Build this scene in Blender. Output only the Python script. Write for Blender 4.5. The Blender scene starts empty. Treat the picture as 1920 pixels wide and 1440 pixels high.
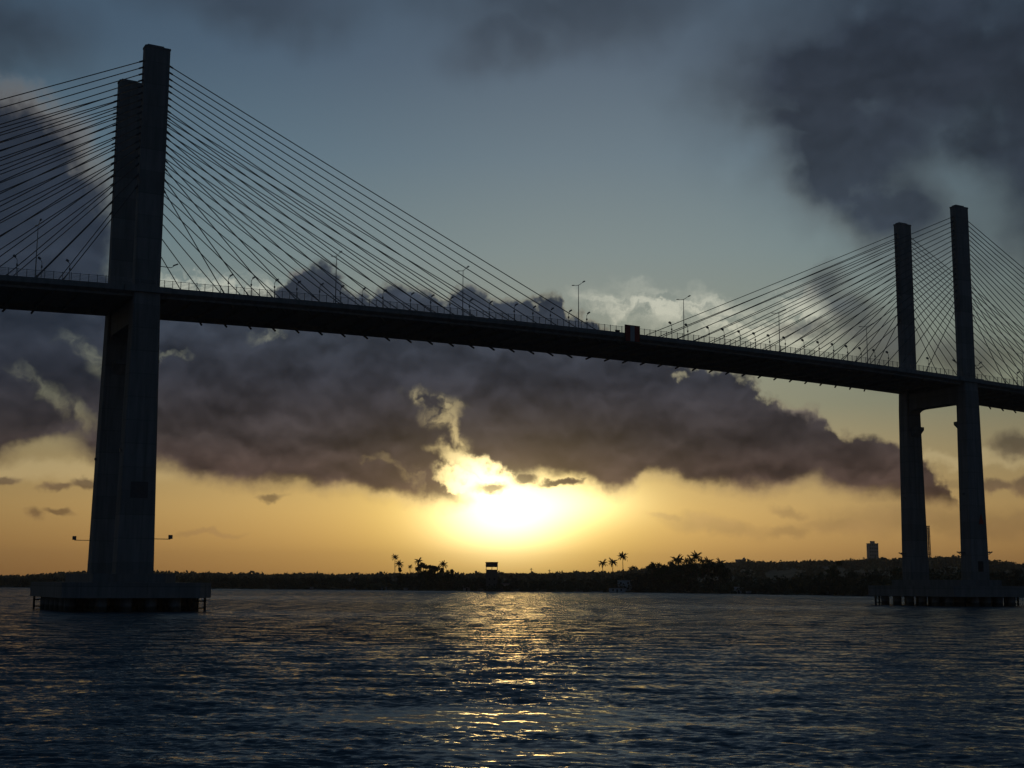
import bpy, math, random
import numpy as np
from mathutils import Vector, Matrix

R = math.radians
scene = bpy.context.scene
COL = scene.collection
random.seed(7)
rng = np.random.default_rng(11)

# ------------------------------------------------------------------ camera
HC = 5.485
cam_d = bpy.data.cameras.new('camera')
cam_d.sensor_width = 36
cam_d.lens = 36 * 2502.0 / 1920
cam_d.clip_start = 0.5
cam_d.clip_end = 30000
cam = bpy.data.objects.new('camera', cam_d)
COL.objects.link(cam)
_pi, _ro = 0.14705, 0.00527
_c, _s = math.cos(_pi), math.sin(_pi)
_cr, _sr = math.cos(_ro), math.sin(_ro)
_X = Vector((1, 0, 0)); _U = Vector((0, -_s, _c)); _F = Vector((0, _c, _s))
_r = _cr * _X + _sr * _U
_u = _cr * _U - _sr * _X
M = Matrix((_r, _u, -_F)).transposed().to_4x4()
M.translation = Vector((0, 0, HC))
cam.matrix_world = M
scene.camera = cam
scene.view_settings.view_transform = 'Standard'
scene.view_settings.look = 'None'
scene.view_settings.exposure = 0
scene.view_settings.gamma = 1

# ------------------------------------------------------------------ sun
SUN_AZ, SUN_EL = (-0.02, 3.220)
sd = bpy.data.lights.new('sun', 'SUN')
sd.energy = 0.03
sd.angle = R(3.5)      # veiled by thin cloud
sd.color = (1.0, 0.62, 0.20)
so = bpy.data.objects.new('sun', sd)
COL.objects.link(so)
_sdir = Vector((math.sin(R(SUN_AZ)) * math.cos(R(SUN_EL)), math.cos(R(SUN_AZ)) * math.cos(R(SUN_EL)), math.sin(R(SUN_EL))))
so.rotation_euler = (-_sdir).to_track_quat('-Z', 'Y').to_euler()
so.location = (0, 0, 400)

# ------------------------------------------------------------------ sky
def lin(c):
    return tuple(((v / 255) / 12.92 if v / 255 <= 0.04045 else ((v / 255 + 0.055) / 1.055) ** 2.4) for v in c)

world = bpy.data.worlds.new('World')
scene.world = world
world.use_nodes = True
NT = world.node_tree
NT.nodes.clear()

class G:
    """small helper for building node graphs"""
    def __init__(self, nt): self.nt = nt
    def node(self, t, **kw):
        n = self.nt.nodes.new(t)
        for k, v in kw.items(): setattr(n, k, v)
        return n
    def put(self, sock, v):
        if isinstance(v, bpy.types.NodeSocket): self.nt.links.new(v, sock)
        elif v is not None:
            if isinstance(v, (tuple, list)) and sock.type == 'RGBA' and len(v) == 3: v = (*v, 1)
            sock.default_value = v
    def m(self, op, a, b=None, c=None, clamp=False):
        a, b, c = [x() if callable(x) else x for x in (a, b, c)]
        n = self.node('ShaderNodeMath', operation=op, use_clamp=clamp)
        self.put(n.inputs[0], a)
        if b is not None: self.put(n.inputs[1], b)
        if c is not None: self.put(n.inputs[2], c)
        return n.outputs[0]
    def vm(self, op, a, b=None, scale=None):
        n = self.node('ShaderNodeVectorMath', operation=op)
        self.put(n.inputs[0], a)
        if b is not None: self.put(n.inputs[1], b)
        if scale is not None: self.put(n.inputs['Scale'], scale)
        return n.outputs['Value'] if op in ('LENGTH', 'DOT_PRODUCT', 'DISTANCE') else n.outputs['Vector']
    def comb(self, x, y, z=0.0):
        n = self.node('ShaderNodeCombineXYZ')
        for i, v in enumerate((x, y, z)): self.put(n.inputs[i], v)
        return n.outputs[0]
    def noise(self, v, scale, detail=3, rough=0.55, dims='2D', out='Factor', dist=0.0):
        n = self.node('ShaderNodeTexNoise', noise_dimensions=dims)
        self.put(n.inputs['Vector'], v)
        n.inputs['Scale'].default_value = scale
        n.inputs['Detail'].default_value = detail
        n.inputs['Roughness'].default_value = rough
        n.inputs['Distortion'].default_value = dist
        return n.outputs[0] if out == 'Factor' else n.outputs['Color']
    def rng(self, v, a, b, c=0.0, d=1.0, smooth=True):
        n = self.node('ShaderNodeMapRange', interpolation_type='SMOOTHSTEP' if smooth else 'LINEAR')
        self.put(n.inputs[0], v)
        for i, x in enumerate((a, b, c, d)): self.put(n.inputs[i + 1], x)
        return n.outputs[0]
    def mix(self, f, a, b, blend='MIX'):
        n = self.node('ShaderNodeMix', data_type='RGBA', blend_type=blend)
        n.clamp_factor = True
        self.put(n.inputs[0], f); self.put(n.inputs[6], a); self.put(n.inputs[7], b)
        return n.outputs[2]
    def ramp(self, f, stops, interp='LINEAR'):
        n = self.node('ShaderNodeValToRGB')
        n.color_ramp.interpolation = interp
        self.put(n.inputs[0], f)
        e = n.color_ramp.elements
        while len(e) < len(stops): e.new(0.5)
        for i, (p_, c_) in enumerate(stops):
            e[i].position = p_; e[i].color = (*c_, 1) if len(c_) == 3 else c_
        return n.outputs[0]
    def curve(self, v, pts):
        """pts: (azimuth, elevation) in degrees; azimuth -30..30, elevation 0..30"""
        n = self.node('ShaderNodeFloatCurve')
        cv = n.mapping.curves[0]
        pts = sorted(pts)
        n.mapping.use_clip = False
        while len(cv.points) < len(pts): cv.points.new(0.5, 0.5)
        for i, (a, e) in enumerate(pts):
            cv.points[i].location = ((a + 30) / 60, e / 30)
            cv.points[i].handle_type = 'AUTO_CLAMPED'
        n.mapping.update()
        x = self.m('MULTIPLY_ADD', v, 1 / 60, 0.5, clamp=True)
        self.put(n.inputs['Value'], x)
        return self.m('MULTIPLY', n.outputs[0], 30.0)

g = G(NT)
tc = g.node('ShaderNodeTexCoord')
sep = g.node('ShaderNodeSeparateXYZ')
NT.links.new(tc.outputs['Generated'], sep.inputs[0])
dx, dy, dz = sep.outputs
AZ = g.m('MULTIPLY', g.m('ARCTAN2', dx, dy), 57.29578)
EL = g.m('MULTIPLY', g.m('ARCSINE', g.m('MINIMUM', g.m('MAXIMUM', dz, -1.0), 1.0)), 57.29578)
PP = g.comb(AZ, EL)

def distort(scale, amp, detail, off):
    c = g.noise(g.vm('ADD', PP, (off, off * 1.7, 0)), scale, detail, 0.6, out='Color')
    return g.vm('SCALE', g.vm('SUBTRACT', c, (0.5, 0.5, 0.5)), scale=amp)

D1 = distort(0.35, 2.2, 5, 3.1)        # large billows with fine detail
D2 = distort(1.3, 0.9, 4, 17.0)        # small lumps
Q = g.vm('ADD', g.vm('ADD', PP, D1), D2)
D3 = distort(0.22, 2.2, 2.5, 40.0)
QM = g.vm('ADD', g.vm('ADD', PP, D3), g.vm('SCALE', D1, scale=0.55))
QS = g.vm('ADD', PP, g.vm('SCALE', D1, scale=0.45))
QS = g.vm('ADD', QS, g.vm('SCALE', D2, scale=0.5))

K = 0.0229   # degrees of sky per unit used for the radii below
def blob(coord, c, rx, ry, rot=0.0, soft=0.5):
    return lambda: make_blob(coord, c, rx, ry, rot, soft)
def make_blob(coord, c, rx, ry, rot, soft):
    n = g.node('ShaderNodeMapping', vector_type='TEXTURE')
    g.put(n.inputs['Vector'], coord)
    n.inputs['Location'].default_value = (c[0], c[1], 0)
    n.inputs['Rotation'].default_value = (0, 0, R(rot))
    n.inputs['Scale'].default_value = (rx * K, ry * K, 1)
    l = g.vm('LENGTH', n.outputs[0])
    return g.rng(l, 1.0 + soft * 0.5, 1.0 - soft * 0.5)
def union(lst):
    r = lst[0]() if callable(lst[0]) else lst[0]
    for x in lst[1:]: r = g.m('MAXIMUM', r, x)
    return r

sq = g.node('ShaderNodeSeparateXYZ'); NT.links.new(Q, sq.inputs[0])
qaz, qel = sq.outputs[0], sq.outputs[1]
ss = g.node('ShaderNodeSeparateXYZ'); NT.links.new(QS, ss.inputs[0])
saz, sel = ss.outputs[0], ss.outputs[1]

# main cloud bank: upper outline and base
TOP = [(-27.40, 13.280), (-22.71, 12.750), (-19.41, 12.610), (-17.07, 12.360), (-15.30, 11.590), (-12.88, 11.720), (-10.54, 12.170), (-10.11, 12.860), (-9.67, 13.310), (-8.76, 13.480), (-7.83, 13.290), (-7.13, 12.750), (-6.31, 12.250),
       (-5.74, 12.770), (-4.69, 12.660), (-3.64, 12.450), (-2.63, 11.830), (-2.01, 12.570), (-1.31, 12.580), (-0.37, 11.950), (0.57, 11.900), (1.15, 12.430), (1.85, 12.200), (2.32, 11.400),
       (3.01, 11.400), (3.83, 10.980), (5.10, 10.360), (6.70, 9.880), (8.52, 9.280), (10.09, 8.760), (10.86, 7.930), (11.73, 7.300), (12.94, 7.210), (13.79, 6.410), (15.29, 6.110), (16.34, 5.540),
       (17.46, 4.640), (18.27, 4.080), (18.79, 3.100), (19.55, 2.830)]
BOT = [(-26.74, 4.120), (-22.20, 4.510), (-21.02, 4.730), (-19.81, 4.860), (-18.81, 5.320), (-17.96, 4.920), (-16.91, 4.650), (-14.78, 4.530), (-13.79, 4.160), (-12.58, 3.830), (-10.38, 3.780), (-8.83, 3.760),
       (-8.15, 3.460), (-7.25, 3.670), (-5.89, 3.350), (-4.30, 3.230), (-2.71, 3.200), (-1.91, 3.250), (-1.23, 3.730), (-0.21, 3.970), (0.94, 4.200), (2.31, 4.210), (3.45, 3.910), (4.36, 3.590),
       (5.16, 3.750), (5.84, 4.250), (6.86, 4.180), (8.87, 3.740), (10.10, 3.600), (11.31, 3.730), (12.41, 3.940), (13.49, 3.690), (15.41, 3.250), (16.46, 3.110), (17.71, 3.010),
       (18.54, 3.000), (19.56, 3.090)]
topc = g.curve(qaz, TOP)
botc = g.curve(saz, BOT)
b_top = g.rng(g.m('SUBTRACT', topc, qel), -0.18, 0.45)
b_bot = g.rng(g.m('SUBTRACT', sel, botc), -0.35, 0.75)
inr = g.m('MULTIPLY', g.rng(AZ, 20.5, 19.2), g.rng(AZ, -40.0, -30.0))
band = g.m('MULTIPLY', g.m('MULTIPLY', b_top, b_bot), inr)

hn = g.rng(g.noise(g.vm('ADD', PP, D1), 1.1, 3, 0.55), 0.26, 0.68)
wedge = union([blob(QS, (-3.34, 7.660), 44, 14, -14, 1.5), blob(QS, (-2.99, 7.210), 28, 22, 25, 1.5), blob(QS, (-2.47, 6.390), 10, 32, 15, 1.6),
    blob(QS, (-2.10, 5.390), 16, 26, 10, 1.6)])
holes = union([g.m('MULTIPLY', g.m('MULTIPLY', wedge, 0.66), hn), blob(Q, (-1.24, 4.580), 88, 20, -28, 1.3), blob(Q, (-1.69, 4.190), 70, 15, -20, 1.0),
    blob(QS, (-0.78, 3.740), 60, 16, -6, 1.0),
    blob(QS, (-19.53, 5.250), 55, 20, 15, 1.3), blob(QS, (-18.87, 4.410), 60, 14, 0, 1.0)])
weakholes = union([blob(QS, (-19.98, 7.930), 130, 13, -32, 1.2), blob(QS, (-18.37, 6.820), 40, 18, -50, 1.3), blob(QS, (-20.15, 10.230), 48, 14, -25, 1.4),
    blob(QS, (-17.87, 9.240), 50, 12, -38, 1.2), blob(QS, (-17.20, 8.620), 24, 22, -20, 1.2),
    blob(Q, (-10.59, 10.210), 30, 11, 10, 1.4), blob(Q, (7.49, 8.800), 14, 8, 0, 1.4), blob(Q, (-14.43, 9.150), 22, 6, -10, 1.5)])
litholes = union([blob(Q, (-5.13, 5.040), 30, 8, -12, 1.6), blob(Q, (-4.21, 4.440), 34, 6, -45, 1.6), blob(Q, (-5.93, 5.120), 16, 7, 0, 1.6)])
band = g.m('MULTIPLY', band, g.m('SUBTRACT', 1.0, holes))
band = g.m('MULTIPLY', band, g.m('MULTIPLY_ADD', g.m('MULTIPLY', weakholes, hn), -0.52, 1.0))
band = g.m('MULTIPLY', band, g.m('MULTIPLY_ADD', g.m('MULTIPLY', litholes, hn), -0.12, 1.0))
plugs = union([blob(QS, (-0.94, 4.030), 32, 9, 0, 1.3), blob(QS, (0.59, 4.470), 24, 14, 0, 1.2), blob(QS, (2.20, 4.250), 60, 8, 0, 1.2)])
left_cumulus = blob(g.vm('ADD', QS, g.vm('SCALE', D1, scale=0.35)), (-22.34, 13.380), 248, 262, 0, 0.36)()
band = union([band, plugs, left_cumulus])

soft_clouds = g.m('ADD', union([
    blob(QM, (18.25, 20.990), 345, 200, 0, 1.4), blob(QM, (16.15, 17.800), 200, 150, -40, 1.3), blob(QM, (16.16, 15.310), 120, 70, -30, 1.3), blob(QM, (20.20, 17.010), 150, 120, -25, 1.4),
    blob(QM, (21.47, 17.310), 140, 150, -25, 1.2), blob(QM, (24.39, 18.610), 300, 300, 0, 1.0)]),
    g.m('MULTIPLY', union([blob(QM, (12.66, 21.060), 150, 55, 10, 1.8), blob(QM, (12.16, 19.480), 80, 30, 0, 1.8), blob(QM, (13.24, 17.570), 90, 50, -40, 1.7)]), 0.42), clamp=True)
soft_clouds = g.m('MULTIPLY', soft_clouds, g.m('MULTIPLY_ADD', blob(QM, (18.99, 16.060), 80, 40, -25, 1.7), -0.62, 1.0))
soft_clouds = g.m('MULTIPLY', soft_clouds, 0.94)
top_band = g.m('MULTIPLY', union([blob(QM, (3.05, 24.670), 300, 85, 0, 1.5), blob(QM, (-0.08, 22.990), 110, 50, 20, 1.7), blob(QM, (-11.54, 24.090), 200, 62, 0, 1.7), blob(QM, (-21.42, 21.650), 110, 50, 0, 1.8)]), 0.6)
cable_clouds = g.m('MULTIPLY', union([blob(QM, (13.53, 12.380), 48, 36, 30, 1.3), blob(QM, (14.37, 11.130), 62, 44, -45, 1.3), blob(QM, (15.75, 9.960), 70, 52, -30, 1.3),
    blob(QM, (18.81, 9.380), 60, 30, 0, 1.6), blob(QM, (12.37, 10.530), 60, 14, 0, 1.6)]), 0.68)
low_clouds = g.m('MULTIPLY', union([
    blob(QS, (20.79, 5.530), 42, 22, 0, 0.9), blob(QS, (19.96, 3.880), 36, 11, -5, 0.9), blob(QS, (21.05, 3.810), 26, 17, 0, 0.9),
    blob(QS, (-20.78, 3.990), 26, 9, 0, 0.9), blob(QS, (-18.87, 3.720), 28, 7, 5, 1.0), blob(QS, (-17.79, 3.900), 24, 11, 0, 0.9), blob(QS, (-10.11, 3.520), 22, 6, 0, 1.3),
    blob(QS, (-18.67, 2.650), 30, 6, -8, 1.0), blob(QS, (-19.65, 2.570), 14, 8, -30, 1.2)]), 0.72)
haze_clouds = g.m('MULTIPLY', union([
    blob(QS, (8.63, 2.400), 92, 15, -6, 1.2), blob(QS, (11.67, 2.150), 36, 11, 0, 1.1), blob(QS, (13.78, 2.380), 66, 13, 0, 1.3), blob(QS, (11.73, 2.950), 30, 8, -20, 1.3),
    blob(QS, (16.86, 2.580), 150, 22, 0, 1.5), blob(QS, (20.34, 2.340), 110, 20, 0, 1.4), blob(QS, (-12.62, 1.900), 55, 5, 0, 1.2), blob(QS, (6.62, 2.740), 30, 6, 0, 1.2),
    blob(QS, (13.51, 4.260), 300, 6, -3, 1.8)]), 0.40)
# scattered clouds in the part of the sky behind and above the viewer
far_az = g.rng(g.m('ABSOLUTE', AZ), 24.0, 40.0)
high = g.rng(EL, 24.0, 34.0)
gen = g.m('MULTIPLY', g.rng(g.noise(Q, 0.05, 5), 0.42, 0.62), g.m('MAXIMUM', far_az, high))
gen = g.m('MULTIPLY', gen, 0.75)
mask = union([band, soft_clouds, top_band, cable_clouds, low_clouds, haze_clouds, gen])

# clear sky: dusk gradient over elevation, warm low, slate blue high
def stops(lst, k=1.0): return [(e / 90.0, tuple(k * v for v in lin(c))) for e, c in lst]
eln = g.m('DIVIDE', EL, 90.0, clamp=True)
clear = g.ramp(eln, stops([(0, (150,107,58)), (1.2, (169,128,74)), (3.0, (175,143,90)), (4.8, (156,137,96)), (7.5, (118,124,106)), (10.5, (116,129,121)),
    (14, (102,124,130)), (18, (84,109,125)), (22, (69,91,111)), (30, (54,74,94)), (45, (42,61,81)), (90, (32,48,68))]))
# falls off away from the sun
azd = g.m('SUBTRACT', AZ, SUN_AZ)
aab = g.m('ABSOLUTE', azd)
fall = g.m('MULTIPLY', g.rng(aab, 10.0, 34.0, 1.0, 0.66), g.rng(aab, 30.0, 120.0, 1.0, 0.5))
clear = g.mix(1.0, clear, g.comb(fall, fall, fall), 'MULTIPLY')
behind = g.rng(aab, 50.0, 130.0)
clear = g.mix(g.m('MULTIPLY', behind, 0.85), clear, tuple(v for v in lin((36,56,78))))
# glow of the veiled sun
ed = g.m('SUBTRACT', EL, SUN_EL)
def gauss(sx, sy, oy=0.0, ox=0.0):
    a = g.m('POWER', g.m('ABSOLUTE', g.m('DIVIDE', g.m('SUBTRACT', azd, ox), sx)), 2.0)
    b = g.m('POWER', g.m('ABSOLUTE', g.m('DIVIDE', g.m('SUBTRACT', ed, oy), sy)), 2.0)
    return g.m('EXPONENT', g.m('MULTIPLY', g.m('ADD', a, b), -1.0))
def addc(base, f, col):
    return g.vm('ADD', base, g.vm('SCALE', g.comb(*col), scale=f))
g_core = gauss(2.5, 1.35, -0.45, -0.3)
g_core2 = gauss(2.7, 0.95, 0.15, 2.3)
g_mid = gauss(4.4, 2.3, -0.3)
g_wide = gauss(10.5, 3.0, -0.6)
g_up = gauss(13.0, 13.0, 9.0, 5.0)
g_spill = gauss(1.9, 1.0, 1.3, -1.2)
mask = g.m('MULTIPLY', mask, g.m('MULTIPLY_ADD', g_core, -0.35, 1.0))
clear = addc(clear, g_wide, (0.36, 0.245, 0.055))
clear = addc(clear, g_mid, (0.60, 0.50, 0.09))
clear = addc(clear, g_core, (1.9, 1.65, 1.05))
clear = addc(clear, g_core2, (0.9, 0.8, 0.42))
clear = addc(clear, g_spill, (1.3, 1.15, 0.7))
clear = addc(clear, g_up, (0.055, 0.045, 0.03))
# pale lit streaks of high cloud
cir = g.noise(g.vm('MULTIPLY', Q, (0.5, 1.3, 1.0)), 1.0, 4, 0.6)
cirm = g.m('MULTIPLY', union([blob(Q, (6.15, 11.730), 130, 20, -8, 1.4), blob(Q, (9.46, 11.070), 190, 36, -12, 1.4), blob(Q, (12.38, 10.980), 60, 40, 0, 1.3), blob(QS, (-12.46, 12.300), 170, 20, 0, 1.4)]),
           g.rng(cir, 0.30, 0.62))
clear = addc(clear, cirm, (0.28, 0.255, 0.195))
yst = g.m('MULTIPLY', union([blob(Q, (18.21, 5.060), 200, 14, -2, 1.5), blob(QS, (-19.79, 4.380), 220, 18, 0, 1.4)]), 0.10)
clear = addc(clear, yst, (1.0, 0.85, 0.5))

# cloud colour: grey-brown low, blue slate high, light where thin and near the sun
ccol = g.ramp(eln, stops([(0, (140,100,60)), (2.6, (124,94,64)), (4.0, (83,66,58)), (6.0, (63,56,55)), (8.5, (52,53,60)), (11, (55,62,73)), (15, (50,58,70)), (20, (45,51,62)), (26, (44,53,66)), (45, (30,42,56)), (90, (24,35,50))]))
tv = g.vm('MULTIPLY', QS, (0.8, 1.1, 1.0))
tx = g.noise(tv, 0.36, 3.2, 0.52)
tx2 = g.noise(g.vm('ADD', tv, (0.0, -0.5, 0)), 0.36, 3.2, 0.52)
txf = g.rng(tx, 0.28, 0.74, 0.80, 1.26, smooth=False)
relief = g.m('MULTIPLY_ADD', g.m('SUBTRACT', tx, tx2), g.rng(EL, 9.0, 15.0, 2.0, 0.5), 1.0)
relief = g.m('MAXIMUM', g.m('MINIMUM', relief, 1.6), 0.6)
txf = g.m('MULTIPLY', txf, relief)
ccol = g.mix(1.0, ccol, g.comb(txf, txf, txf), 'MULTIPLY')
ccol = g.mix(1.0, ccol, g.comb(fall, fall, fall), 'MULTIPLY')
ldark = blob(PP, (-22.71, 12.750), 420, 260, 0, 1.0)()
ccol = g.mix(g.m('MULTIPLY', ldark, 0.3), ccol, lin((34,47,65)))
near_sun = gauss(6.0, 2.6, 0.4)
ccol = addc(ccol, near_sun, (0.11, 0.075, 0.028))
clit = g.m('MULTIPLY', union([blob(Q, (12.39, 7.130), 48, 18, -10, 1.2), blob(Q, (-9.49, 13.290), 22, 10, 10, 1.2)]), 1.0)
ccol = addc(ccol, clit, (0.105, 0.085, 0.065))
# silver lining: thin edges scatter light forward
thin = g.m('MULTIPLY', g.m('MULTIPLY', mask, g.m('SUBTRACT', 1.0, mask)), 4.0)
rimf = g.m('ADD', gauss(7.0, 5.0, 1.0), g.m('MULTIPLY', gauss(24.0, 12.0, 3.0), 0.10))
lcr = g.m('MULTIPLY', g.m('MULTIPLY', left_cumulus, g.m('SUBTRACT', 1.0, left_cumulus)), blob(PP, (-20.34, 17.850), 170, 150, 0, 1.6))
rimv = g.vm('SCALE', g.comb(0.30, 0.22, 0.09), scale=g.m('MULTIPLY', g.m('POWER', thin, 2.0), rimf))
rimv = addc(rimv, lcr, (0.30, 0.22, 0.14))
# the graded dusk colours stand on the physical sky: a share of it lights everything
nish = g.node('ShaderNodeTexSky', sky_type='NISHITA')
nish.sun_disc = False
nish.sun_elevation = R(SUN_EL)
nish.sun_rotation = R(SUN_AZ)
nish.air_density = 1.0; nish.dust_density = 2.0; nish.ozone_density = 2.0
def bgnode(col, k=10.0):
    n = g.node('ShaderNodeBackground')
    g.put(n.inputs['Color'], g.vm('SCALE', col, scale=k) if k != 1 else col)
    n.inputs['Strength'].default_value = 0.1
    return n.outputs[0]
def mixs(f, a, b):
    n = g.node('ShaderNodeMixShader'); g.put(n.inputs[0], f); g.put(n.inputs[1], a); g.put(n.inputs[2], b); return n.outputs[0]
def adds(a, b):
    n = g.node('ShaderNodeAddShader'); g.put(n.inputs[0], a); g.put(n.inputs[1], b); return n.outputs[0]
sky_sh = mixs(mask, adds(bgnode(clear), bgnode(nish.outputs[0], 0.04)), bgnode(ccol))
sky_sh = adds(sky_sh, bgnode(rimv))
low = g.node('ShaderNodeBackground'); low.inputs['Color'].default_value = (*lin((30,34,40)), 1); low.inputs['Strength'].default_value = 1
sky_sh = mixs(g.rng(EL, -0.3, -2.0), sky_sh, low.outputs[0])
wo = g.node('ShaderNodeOutputWorld')
NT.links.new(sky_sh, wo.inputs[0])
world.cycles.sampling_method = 'MANUAL'
world.cycles.sample_map_resolution = 1024
scene.cycles.volume_bounces = 0
scene.cycles.volume_step_rate = 4
scene.cycles.max_bounces = 6

# ------------------------------------------------------------------ materials
def mat(name, base, rough=0.8, scale=0.5, var=0.25, metal=0.0, bump=0.0, streak=False, base2=None, spec=0.5):
    m_ = bpy.data.materials.new(name); m_.use_nodes = True
    nt = m_.node_tree; b = nt.nodes['Principled BSDF']; q = G(nt)
    geo = q.node('ShaderNodeNewGeometry')
    v = geo.outputs['Position']
    if streak: v = q.vm('MULTIPLY', v, (1, 1, 0.12))
    n = q.noise(v, scale, 6, 0.6, dims='3D')
    f = q.rng(n, 0.3, 0.7, smooth=False)
    c2 = base2 or tuple(x * (1 - var) for x in base)
    c = q.mix(f, c2, tuple(min(1, x * (1 + var)) for x in base))
    q.put(b.inputs['Base Color'], c)
    b.inputs['Roughness'].default_value = rough
    b.inputs['Metallic'].default_value = metal
    b.inputs['Specular IOR Level'].default_value = spec
    if bump:
        bn = q.node('ShaderNodeBump'); bn.inputs['Strength'].default_value = 0.6; bn.inputs['Distance'].default_value = bump
        q.put(bn.inputs['Height'], n); q.put(b.inputs['Normal'], bn.outputs[0])
    return m_

def concrete():
    m_ = mat('concrete', (0.19, 0.195, 0.195), 0.85, 0.9, 0.22, streak=True)
    nt = m_.node_tree; q = G(nt); b = nt.nodes['Principled BSDF']
    old = b.inputs['Base Color'].links[0].from_socket
    geo = q.node('ShaderNodeNewGeometry')
    sp = q.node('ShaderNodeSeparateXYZ'); nt.links.new(geo.outputs['Position'], sp.inputs[0])
    lift = q.m('FRACT', q.m('DIVIDE', sp.outputs[2], 4.2))       # joints between concrete lifts
    j = q.m('LESS_THAN', lift, 0.045)
    st = q.noise(q.vm('MULTIPLY', geo.outputs['Position'], (1.6, 1.6, 0.05)), 1.0, 4, 0.6, dims='3D')
    stf = q.rng(st, 0.52, 0.75)
    cell = q.node('ShaderNodeTexWhiteNoise', noise_dimensions='1D')
    q.put(cell.inputs['W'], q.m('FLOOR', q.m('DIVIDE', sp.outputs[2], 4.2)))
    lv = q.m('MULTIPLY_ADD', cell.outputs[0], 0.25, 0.87)
    c = q.mix(1.0, old, q.comb(lv, lv, lv), 'MULTIPLY')
    c = q.mix(q.m('MULTIPLY', j, 0.35), c, (0.09, 0.09, 0.09))
    c = q.mix(q.m('MULTIPLY', stf, 0.5), c, (0.08, 0.085, 0.08))
    wet = q.rng(q.m('ADD', sp.outputs[2], q.m('MULTIPLY', st, 0.6)), 1.6, 0.9)
    c = q.mix(wet, c, (0.03, 0.035, 0.03))
    q.put(b.inputs['Base Color'], c)
    return m_

MC = concrete()
M_dark = mat('dark_recess', (0.02, 0.022, 0.025), 0.9)
M_cable = mat('cable_sheath', (0.07, 0.07, 0.075), 0.55, 2.0, 0.2)
M_steel = mat('painted_steel', (0.12, 0.125, 0.13), 0.5, 1.5, 0.25)
M_galv = mat('galvanised_steel', (0.22, 0.23, 0.24), 0.45, 3.0, 0.2, metal=0.6)
M_red = mat('red_panel', (0.26, 0.025, 0.02), 0.6, 1.0, 0.2)
M_white = mat('white_panel', (0.34, 0.35, 0.37), 0.6, 1.0, 0.1)
M_glass = mat('lamp_glass', (0.6, 0.6, 0.58), 0.2, 1.0, 0.05)
M_trunk = mat('palm_trunk', (0.10, 0.075, 0.05), 0.9, 1.5, 0.4)
M_frond = mat('palm_leaf', (0.045, 0.075, 0.022), 0.6, 0.6, 0.5)
M_leaf = mat('broad_leaf', (0.04, 0.065, 0.022), 0.7, 0.15, 0.5)
M_bark = mat('tree_bark', (0.08, 0.06, 0.045), 0.9, 1.5, 0.4)
M_wood = mat('woodland', (0.045, 0.055, 0.025), 0.8, 0.03, 0.55)
M_ground = mat('shore_ground', (0.075, 0.065, 0.04), 0.95, 0.02, 0.45, base2=(0.03, 0.04, 0.018))
M_wall = mat('pale_render', (0.55, 0.56, 0.58), 0.8, 0.5, 0.12, streak=True)
M_roof = mat('roof_sheet', (0.16, 0.09, 0.07), 0.7, 0.8, 0.3)
M_block = mat('tower_render', (0.36, 0.30, 0.28), 0.8, 0.1, 0.15, streak=True)
M_hull = mat('boat_hull', (0.06, 0.05, 0.05), 0.5, 1.0, 0.3)
M_hullw = mat('boat_paint', (0.35, 0.36, 0.38), 0.45, 1.0, 0.2)
M_rust = mat('mast_red', (0.22, 0.06, 0.04), 0.7, 0.5, 0.3)

# ------------------------------------------------------------------ object helpers
def obj(name, mesh, parent=None, label=None, cat=None, group=None, kind=None):
    o = bpy.data.objects.new(name, mesh)
    COL.objects.link(o)
    if parent is not None: o.parent = parent
    if label: o['label'] = label
    if cat: o['category'] = cat
    if group: o['group'] = group
    if kind: o['kind'] = kind
    return o
def empty(name, loc=(0, 0, 0), rz=0.0, **kw):
    o = obj(name, None, **kw)
    o.location = loc; o.rotation_euler = (0, 0, rz); o.empty_display_size = 0.5
    return o
class MB:
    """collects faces and builds one mesh"""
    def __init__(self): self.v = []; self.f = []
    def add(self, vs, fs):
        n = len(self.v); self.v += [tuple(x) for x in vs]; self.f += [tuple(i + n for i in q) for q in fs]; return self
    def box(self, x0, x1, y0, y1, z0, z1):
        vs = [(x, y, z) for z in (z0, z1) for x, y in ((x0, y0), (x1, y0), (x1, y1), (x0, y1))]
        return self.add(vs, [(3, 2, 1, 0), (4, 5, 6, 7), (0, 1, 5, 4), (1, 2, 6, 5), (2, 3, 7, 6), (3, 0, 4, 7)])
    def loft(self, rings, caps=True):
        n = len(rings[0]); k = len(rings); vs = [p for r_ in rings for p in r_]; fs = []
        for i in range(k - 1):
            for j in range(n):
                a = i * n + j; b = i * n + (j + 1) % n
                fs.append((a, b, b + n, a + n))
        if caps: fs.append(tuple(reversed(range(n)))); fs.append(tuple(range((k - 1) * n, k * n)))
        return self.add(vs, fs)
    def tube(self, pts, rad, n=6, caps=True):
        pts = [Vector(p) for p in pts]
        if not isinstance(rad, (list, tuple)): rad = [rad] * len(pts)
        rings = []
        for i, p_ in enumerate(pts):
            d = (pts[min(i + 1, len(pts) - 1)] - pts[max(i - 1, 0)]).normalized()
            a = d.cross(Vector((0, 0, 1)))
            if a.length < 1e-3: a = d.cross(Vector((0, 1, 0)))
            a.normalize(); b = d.cross(a).normalized()
            rings.append([p_ + (a * math.cos(t) + b * math.sin(t)) * rad[i] for t in [2 * math.pi * j / n for j in range(n)]])
        return self.loft(rings, caps)
    def mesh(self, name, m_, smooth=False):
        me = bpy.data.meshes.new(name); me.from_pydata(self.v, [], self.f); me.materials.append(m_)
        if smooth:
            me.polygons.foreach_set('use_smooth', [True] * len(me.polygons))
        me.update(); return me
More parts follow.
